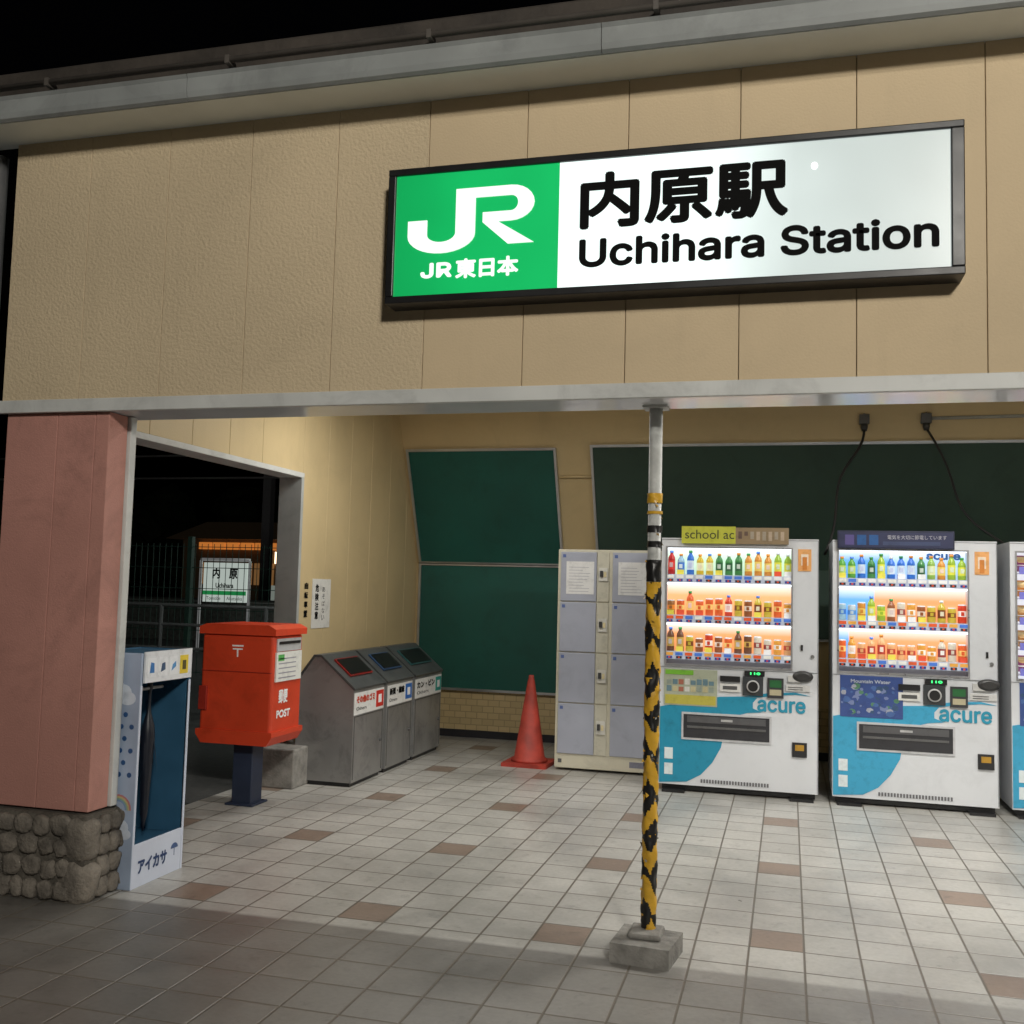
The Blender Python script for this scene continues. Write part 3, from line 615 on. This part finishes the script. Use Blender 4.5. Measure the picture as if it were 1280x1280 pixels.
# ---------------------------------------------------------------- umbrella rental stand
G=group('umbrella_stand',(-3.0,4.33,0)); x0,x1,y0,y1=-3.20,-2.905,4.15,4.56
sb=mat('stand_skyblue',(.36,.44,.58),.45,ns=3,na=.2); nv=mat('stand_navy',(.028,.10,.18),.5,na=.1)
b=MB(); b.box(x0,x1,y0,y0+.016,0,1.08); b.obj('side_front',sb,G,.003)
b=MB(); b.box(x0,x1,y1-.014,y1,0,1.08); b.obj('side_rear',nv,G,.002)
b=MB(); b.box(x0,x0+.012,y0+.016,y1-.014,0,1.08); b.box(x0+.012,x1-.01,y0+.016,y1-.014,1.06,1.075); b.box(x0+.012,x1-.01,y0+.016,y1-.014,.165,.18); b.box(x0+.012,x1-.02,y0+.016,y0+.019,.18,1.06); b.obj('inner_lining',nv,G)
b=MB(); b.box(x1-.01,x1,y0+.016,y1-.014,0,.20); b.box(x1-.01,x1+.002,y1-.014,y1+.002,0,.93); b.box(x1-.01,x1+.002,y0+.002,y0+.016,0,.93); b.obj('front_base',mat('stand_white',(.62,.67,.79),.4,na=.04),G,.002)
text('brand_text','アイカサ',y0+.05,y1-.13,.06,.125,x1+.001,mat('ink_navy',(.02,.05,.15),.5),G,face='+x',bold=.003)
b=MB(); b.box(x1-.008,x1+.002,y0+.03,y1+.003,.94,1.085,(.78,.80,.83))
for q in range(4): b.box(x1+.002,x1+.0035,y0+.045+q*.088,y0+.115+q*.088,.965,1.055,(.85,.87,.9) if q<3 else (.8,.6,.05)); 
for q in range(3): b.prism([(y0+.062+q*.088,.985),(y0+.098+q*.088,.985+.01*q),(y0+.095+q*.088,1.03),(y0+.07+q*.088,1.035-.01*q)],x1+.0035,x1+.0045,'yz',[(.05,.2,.5),(.05,.1,.2),(.1,.3,.6)][q])
b.box(x1+.0035,x1+.0045,y0+.33,y0+.36,.985,1.03,(.1,.08,.02))
c0=(y1-.07,.115); b.prism([(c0[0]+.03*math.cos(t*math.pi/10),c0[1]+.025*math.sin(t*math.pi/10)) for t in range(11)],x1+.0005,x1+.0012,'yz',(.05,.1,.25)); b.box(x1+.0005,x1+.0012,c0[0]-.002,c0[0]+.002,.08,.115,(.05,.1,.25))
b.obj('instruction_plate',PM,G)
b=MB()
for r in range(6):
    for c in range(5):
        cx=x0+.04+c*.055+(r%2)*.02; cz=.52+r*.055; pts=[(cx+.012*math.cos(t*math.pi/5),cz+.012*math.sin(t*math.pi/5)) for t in range(10)]
        if cx<x1-.03: b.prism(pts,y0-.0015,y0,'xz',(.02,.08,.22))
for (cx,cz,r) in ((-3.06,.92,.07),(-3.0,.90,.05),(-2.97,.87,.045),(-2.99,.28,.06),(-2.95,.25,.035)):
    b.prism([(min(cx+r*math.cos(t*math.pi/8),x1-.001),cz+r*.7*math.sin(t*math.pi/8)) for t in range(16)],y0-.001-.0001*r,y0,'xz',(.60,.66,.75))
for q,c in enumerate([(.5,.2,.2),(.55,.45,.2),(.25,.4,.3),(.2,.3,.5)]):
    r1=.07-q*.008; r2=r1-.008; ps=[(-2.99+r1*math.cos(t*math.pi/10),.36+r1*math.sin(t*math.pi/10)) for t in range(11)]+[(-2.99+r2*math.cos(t*math.pi/10),.36+r2*math.sin(t*math.pi/10)) for t in range(10,-1,-1)]
    b.prism(ps,y0-.0018,y0,'xz',c)
b.obj('side_print',PM,G)
ux=-2.99
b=MB(); b.lathe(ux,4.35,.22,[(.004,0),(.006,.03),(.018,.08),(.028,.3),(.034,.45),(.03,.5),(.012,.56),(.008,.6),(.008,.66),(.014,.68),(.014,.74)],[(.008,.01,.018)],14)
b.tube([(ux,4.25,.90),(ux,4.45,.90)],.008,(.3,.3,.3)); b.tube([(ux,4.35,.96),(ux,4.37,.985),(ux,4.39,.96),(ux,4.39,.93)],.008,(.01,.01,.01))
for q in range(5):
    a=q*1.2; b.face([(ux+.03*math.cos(a),4.35+.03*math.sin(a),.66),(ux+.03*math.cos(a+.5),4.35+.03*math.sin(a+.5),.66),(ux+.055*math.cos(a+.3),4.35+.055*math.sin(a+.3),.50)],(.01,.012,.02))
b.obj('umbrella',PM,G)
# ---------------------------------------------------------------- wall notice
G=group('paper_notice',(LX,7.3,1.2))
b=MB(); b.box(LX+.001,LX+.004,7.12,7.44,1.08,1.46,(.75,.74,.7)); b.obj('paper',PM,G)
for i,s in enumerate(['危','険','注','意']): text('txt%d'%i,s,7.17,7.23,1.36-i*.07,1.42-i*.07,LX+.005,M_ink,G,face='+x',bold=.002)
for i,s in enumerate(['あ','そ','ば','な','い']): text('txtb%d'%i,s,7.29,7.34,1.36-i*.055,1.40-i*.055,LX+.005,M_ink,G,face='+x')
for i,s in enumerate(['自','転','車','置']): text('txtc%d'%i,s,6.99,7.05,1.38-i*.07,1.43-i*.07,LX+.003,M_ink,G,face='+x',bold=.002)
# ---------------------------------------------------------------- outlets and cables
G=group('power_cables',(.8,8.7,2.9))
b=MB(); yw=by(2.85)
for x in (.60,1.08): b.box(x-.04,x+.04,yw-.06,yw+.02,2.86,2.94,(.10,.10,.10)); b.tube([(x,yw-.03,2.94),(x,yw-.03,3.05)],.015,(.3,.3,.3)); b.lathe(x,yw-.04,2.80,[(.02,0),(.028,.03),(.028,.06)],[(.03,.03,.03)],12)
b.tube([(1.12,yw-.03,2.90),(3.2,yw-.03,2.92)],.014,(.45,.45,.42))
def cab(p,q,s):
    P0,P3=Vector(p),Vector(q); pts=[]
    for k in range(15):
        t=k/14; v=P0.lerp(P3,t); v.z-=s*math.sin(math.pi*t); v.x+=.03*math.sin(t*9); pts.append(v)
    return pts
b.tube(cab((.60,yw-.04,2.82),(.26,8.3,1.75),-.10),.011,(.02,.02,.02)); b.tube(cab((1.08,yw-.04,2.82),(1.60,8.3,1.8),.18),.010,(.02,.02,.02))
b.obj('cables',PM,G)
# ---------------------------------------------------------------- ceiling light fixtures
for (x,y,e) in ((1.2,5.6,78),(4.2,5.6,45),(-2.2,6.6,36)):
    G=group('ceiling_light',(x,y,3.0)); box('housing',x-.65,x+.65,y-.09,y+.09,3.0,3.048,M_wpaint,G)
    box('tube',x-.6,x+.6,y-.03,y+.03,2.97,2.998,emis('tube_light',(1,.98,.94),4),G)
    l=bpy.data.lights.new('lamp','AREA'); l.shape='RECTANGLE'; l.size=1.2; l.size_y=.15; l.energy=e; l.color=(1,.98,.93); o=bpy.data.objects.new('lamp',l); o.location=(x,y,2.95); scene.collection.objects.link(o); attach(o,G)
# ---------------------------------------------------------------- outside: fence, name board, mast, shop
G=group('mesh_fence',(-8,13,0)); b=MB(); fm=mat('fence_green',(.06,.13,.10),.6)
for k in range(0,111): 
    x=-15+k*.1; b.box(x,x+.007,13,13.006,.05,1.95)
for z in (.1,.4,.7,1.0,1.3,1.6,1.9): b.box(-15,-4,12.99,13.0,z,z+.01)
for k in range(6): b.box(-15+k*2.2,-14.93+k*2.2,12.95,13.03,0,2.05)
b.obj('mesh',fm,G,recalc=False)
G=group('guard_rail',(-7,11,0)); b=MB()
for z in (.55,.85,1.1): b.tube([(-14,11.5,z),(-4.5,11.5,z)],.02)
for k in range(7): b.tube([(-13.8+k*1.5,11.5,0),(-13.8+k*1.5,11.5,1.1)],.025)
b.obj('rails',mat('rail_grey',(.18,.18,.18),.6),G)
G=group('platform',(-20,24,0)); box('edge',-60,-6,22,26,-.05,.9,M_conc,G); box('white_line',-60,-6,21.99,22.3,.901,.905,M_wpaint,G)
G=group('platform_name_sign',(-10.8,18,0)); b=MB()
b.box(-11.28,-10.32,18,18.05,1.0,1.78); b.obj('board',emis('nb_white',(.75,.85,.78),.5),G)
b=MB(); 
for x in (-11.36,-10.27): b.tube([(x,18.02,0),(x,18.02,1.82)],.03)
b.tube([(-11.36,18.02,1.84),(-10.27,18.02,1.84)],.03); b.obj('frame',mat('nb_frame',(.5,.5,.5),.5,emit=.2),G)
text('kanji','内　原',-11.08,-10.52,1.46,1.68,17.995,M_ink,G,bold=.008); text('roman','Uchihara',-11.0,-10.6,1.28,1.38,17.995,M_ink,G,bold=.004)
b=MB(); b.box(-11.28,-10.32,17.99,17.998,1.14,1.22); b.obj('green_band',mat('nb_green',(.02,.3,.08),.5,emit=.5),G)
text('small_text','Tomobe     Akatsuka',-11.2,-10.4,1.04,1.11,17.995,M_ink,G)
G=group('catenary_mast',(-17,31,0)); b=MB(); b.box(-17.3,-17.0,31,31.3,0,7,(.16,.16,.17)); b.box(-21,-12,31.1,31.2,6.4,6.6,(.12,.12,.12)); b.tube([(-40,31,5.6),(0,31,5.9)],.04,(.2,.2,.2)); b.tube([(-40,31,4.9),(0,31,5.0)],.04,(.2,.2,.2)); b.tube([(-20,31.1,6.4),(-17.2,31.1,5.2)],.05,(.15,.15,.15)); b.obj('mast',PM,G)
G=group('lit_shop',(-32,55,0)); b=MB(); b.box(-36,-24,55,62,0,3.9); b.prism([(54,3.9),(63,3.9),(58.5,5.2)],-36.6,-23.4,'yz'); b.obj('walls',mat('shop_wall',(.16,.11,.06),.8,emit=.02),G)
b=MB()
for k in range(6): b.box(-34.7+k*.95,-33.95+k*.95,54.7,54.98,3.3,3.72)
b.obj('orange_lights',emis('shop_orange',(1,.32,.06),.45),G); 
b=MB()
for k in range(7): b.box(-34.6+k*.72,-34.05+k*.72,54.9,54.99,1.2,2.5)
b.obj('windows',emis('shop_win',(.9,.45,.16),.15),G)
b=MB(); b.box(-29.6,-29.0,54.8,54.95,2.5,3.2); b.obj('bright_sign',emis('shop_sign',(1,.72,.45),4),G)
b=MB(); b.box(-29.9,-28.6,54.8,54.95,.2,1.2); b.obj('door_glow',emis('shop_glow',(.7,.8,.7),.2),G)
G=group('added_platform_lamp',(-6,21,0)); b=MB(); b.tube([(-6.0,21,0),(-6.0,21,4.6)],.05); b.box(-6.4,-5.8,20.85,21.15,4.6,4.7); b.obj('post',M_gut,G)  # made-up lamp, added to light the ground and fence
l=bpy.data.lights.new('lamp','AREA'); l.size=.4; l.energy=130; l.color=(.9,1,.92); o=bpy.data.objects.new('lamp',l); o.location=(-6.2,20.6,4.55); d=Vector((-10,14,0))-Vector(o.location); o.rotation_euler=d.to_track_quat('-Z','Y').to_euler(); scene.collection.objects.link(o); attach(o,G)  # light of the added platform lamp
G=group('added_wall_lamp',(-3.8,9.2,2.9)); b=MB(); b.box(-3.95,-3.69,9.1,9.3,2.9,3.0); b.obj('housing',M_gut,G)  # unseen lamp, added to brighten the fence beyond the opening
l=bpy.data.lights.new('lamp','AREA'); l.size=.2; l.energy=38; l.color=(.92,1,.95); o=bpy.data.objects.new('lamp',l); o.location=(-3.9,9.2,2.88); d=Vector((-8,12.5,.5))-Vector(o.location); o.rotation_euler=d.to_track_quat('-Z','Y').to_euler(); scene.collection.objects.link(o); attach(o,G)  # light of the added, unseen wall lamp
bm=bmesh.new()
for k in range(110):
    c=(random.uniform(-75,-15),random.uniform(68,80),random.uniform(1,8)); s=random.uniform(1,2.6)
    r=bmesh.ops.create_icosphere(bm,subdivisions=2,radius=s,matrix=Matrix.Translation(c))
    for v in r['verts']: v.co+=Vector((random.uniform(-.4,.4),random.uniform(-.4,.4),random.uniform(-.4,.4)))
me=bpy.data.meshes.new('distant_trees'); bm.to_mesh(me); bm.free(); me.materials.append(mat('foliage_dark',(.04,.06,.03),.9,ns=2,na=.5)); o=bpy.data.objects.new('distant_trees',me); scene.collection.objects.link(o)
# ---------------------------------------------------------------- street lamp behind the camera
G=group('street_lamp',(3.0,-4.5,0)); b=MB(); b.tube([(3.0,-4.5,0),(3.0,-4.5,5.4),(2.8,-4.2,5.6)],.06); b.obj('post',M_gut,G); box('head',2.3,3.2,-4.3,-3.5,5.62,5.72,M_gut,G)
l=bpy.data.lights.new('lamp','AREA'); l.size=.9; l.energy=680; l.color=(1,.955,.87); o=bpy.data.objects.new('lamp',l); o.location=(2.75,-3.9,5.58)
d=Vector((-1.0,4,2.3))-Vector(o.location); o.rotation_euler=d.to_track_quat('-Z','Y').to_euler(); scene.collection.objects.link(o); attach(o,G)
# ---------------------------------------------------------------- world, camera
w=bpy.data.worlds.new('World'); scene.world=w; w.use_nodes=True
N=w.node_tree.nodes; L=w.node_tree.links; bg=N['Background']
sk=N.new('ShaderNodeTexSky'); sk.sky_type='NISHITA'; sk.sun_disc=False; sk.sun_elevation=math.radians(-4); sk.sun_rotation=math.radians(180)
L.new(sk.outputs['Color'],bg.inputs['Color']); bg.inputs['Strength'].default_value=.03
yaw,pi_,ro=[math.radians(a) for a in (15.305,4.269,1.473)]
F=np.array([-math.sin(yaw)*math.cos(pi_),math.cos(yaw)*math.cos(pi_),math.sin(pi_)]); R=np.array([math.cos(yaw),math.sin(yaw),0]); U=np.cross(R,F)
R,U=R*math.cos(ro)+U*math.sin(ro),-R*math.sin(ro)+U*math.cos(ro)
cam=bpy.data.cameras.new('camera'); cam.sensor_width=36; cam.lens=.9912*36; cam.clip_end=1000
co=bpy.data.objects.new('camera',cam); scene.collection.objects.link(co)
M=Matrix(((R[0],U[0],-F[0],0),(R[1],U[1],-F[1],0),(R[2],U[2],-F[2],1.43),(0,0,0,1))); co.matrix_world=M
scene.camera=co
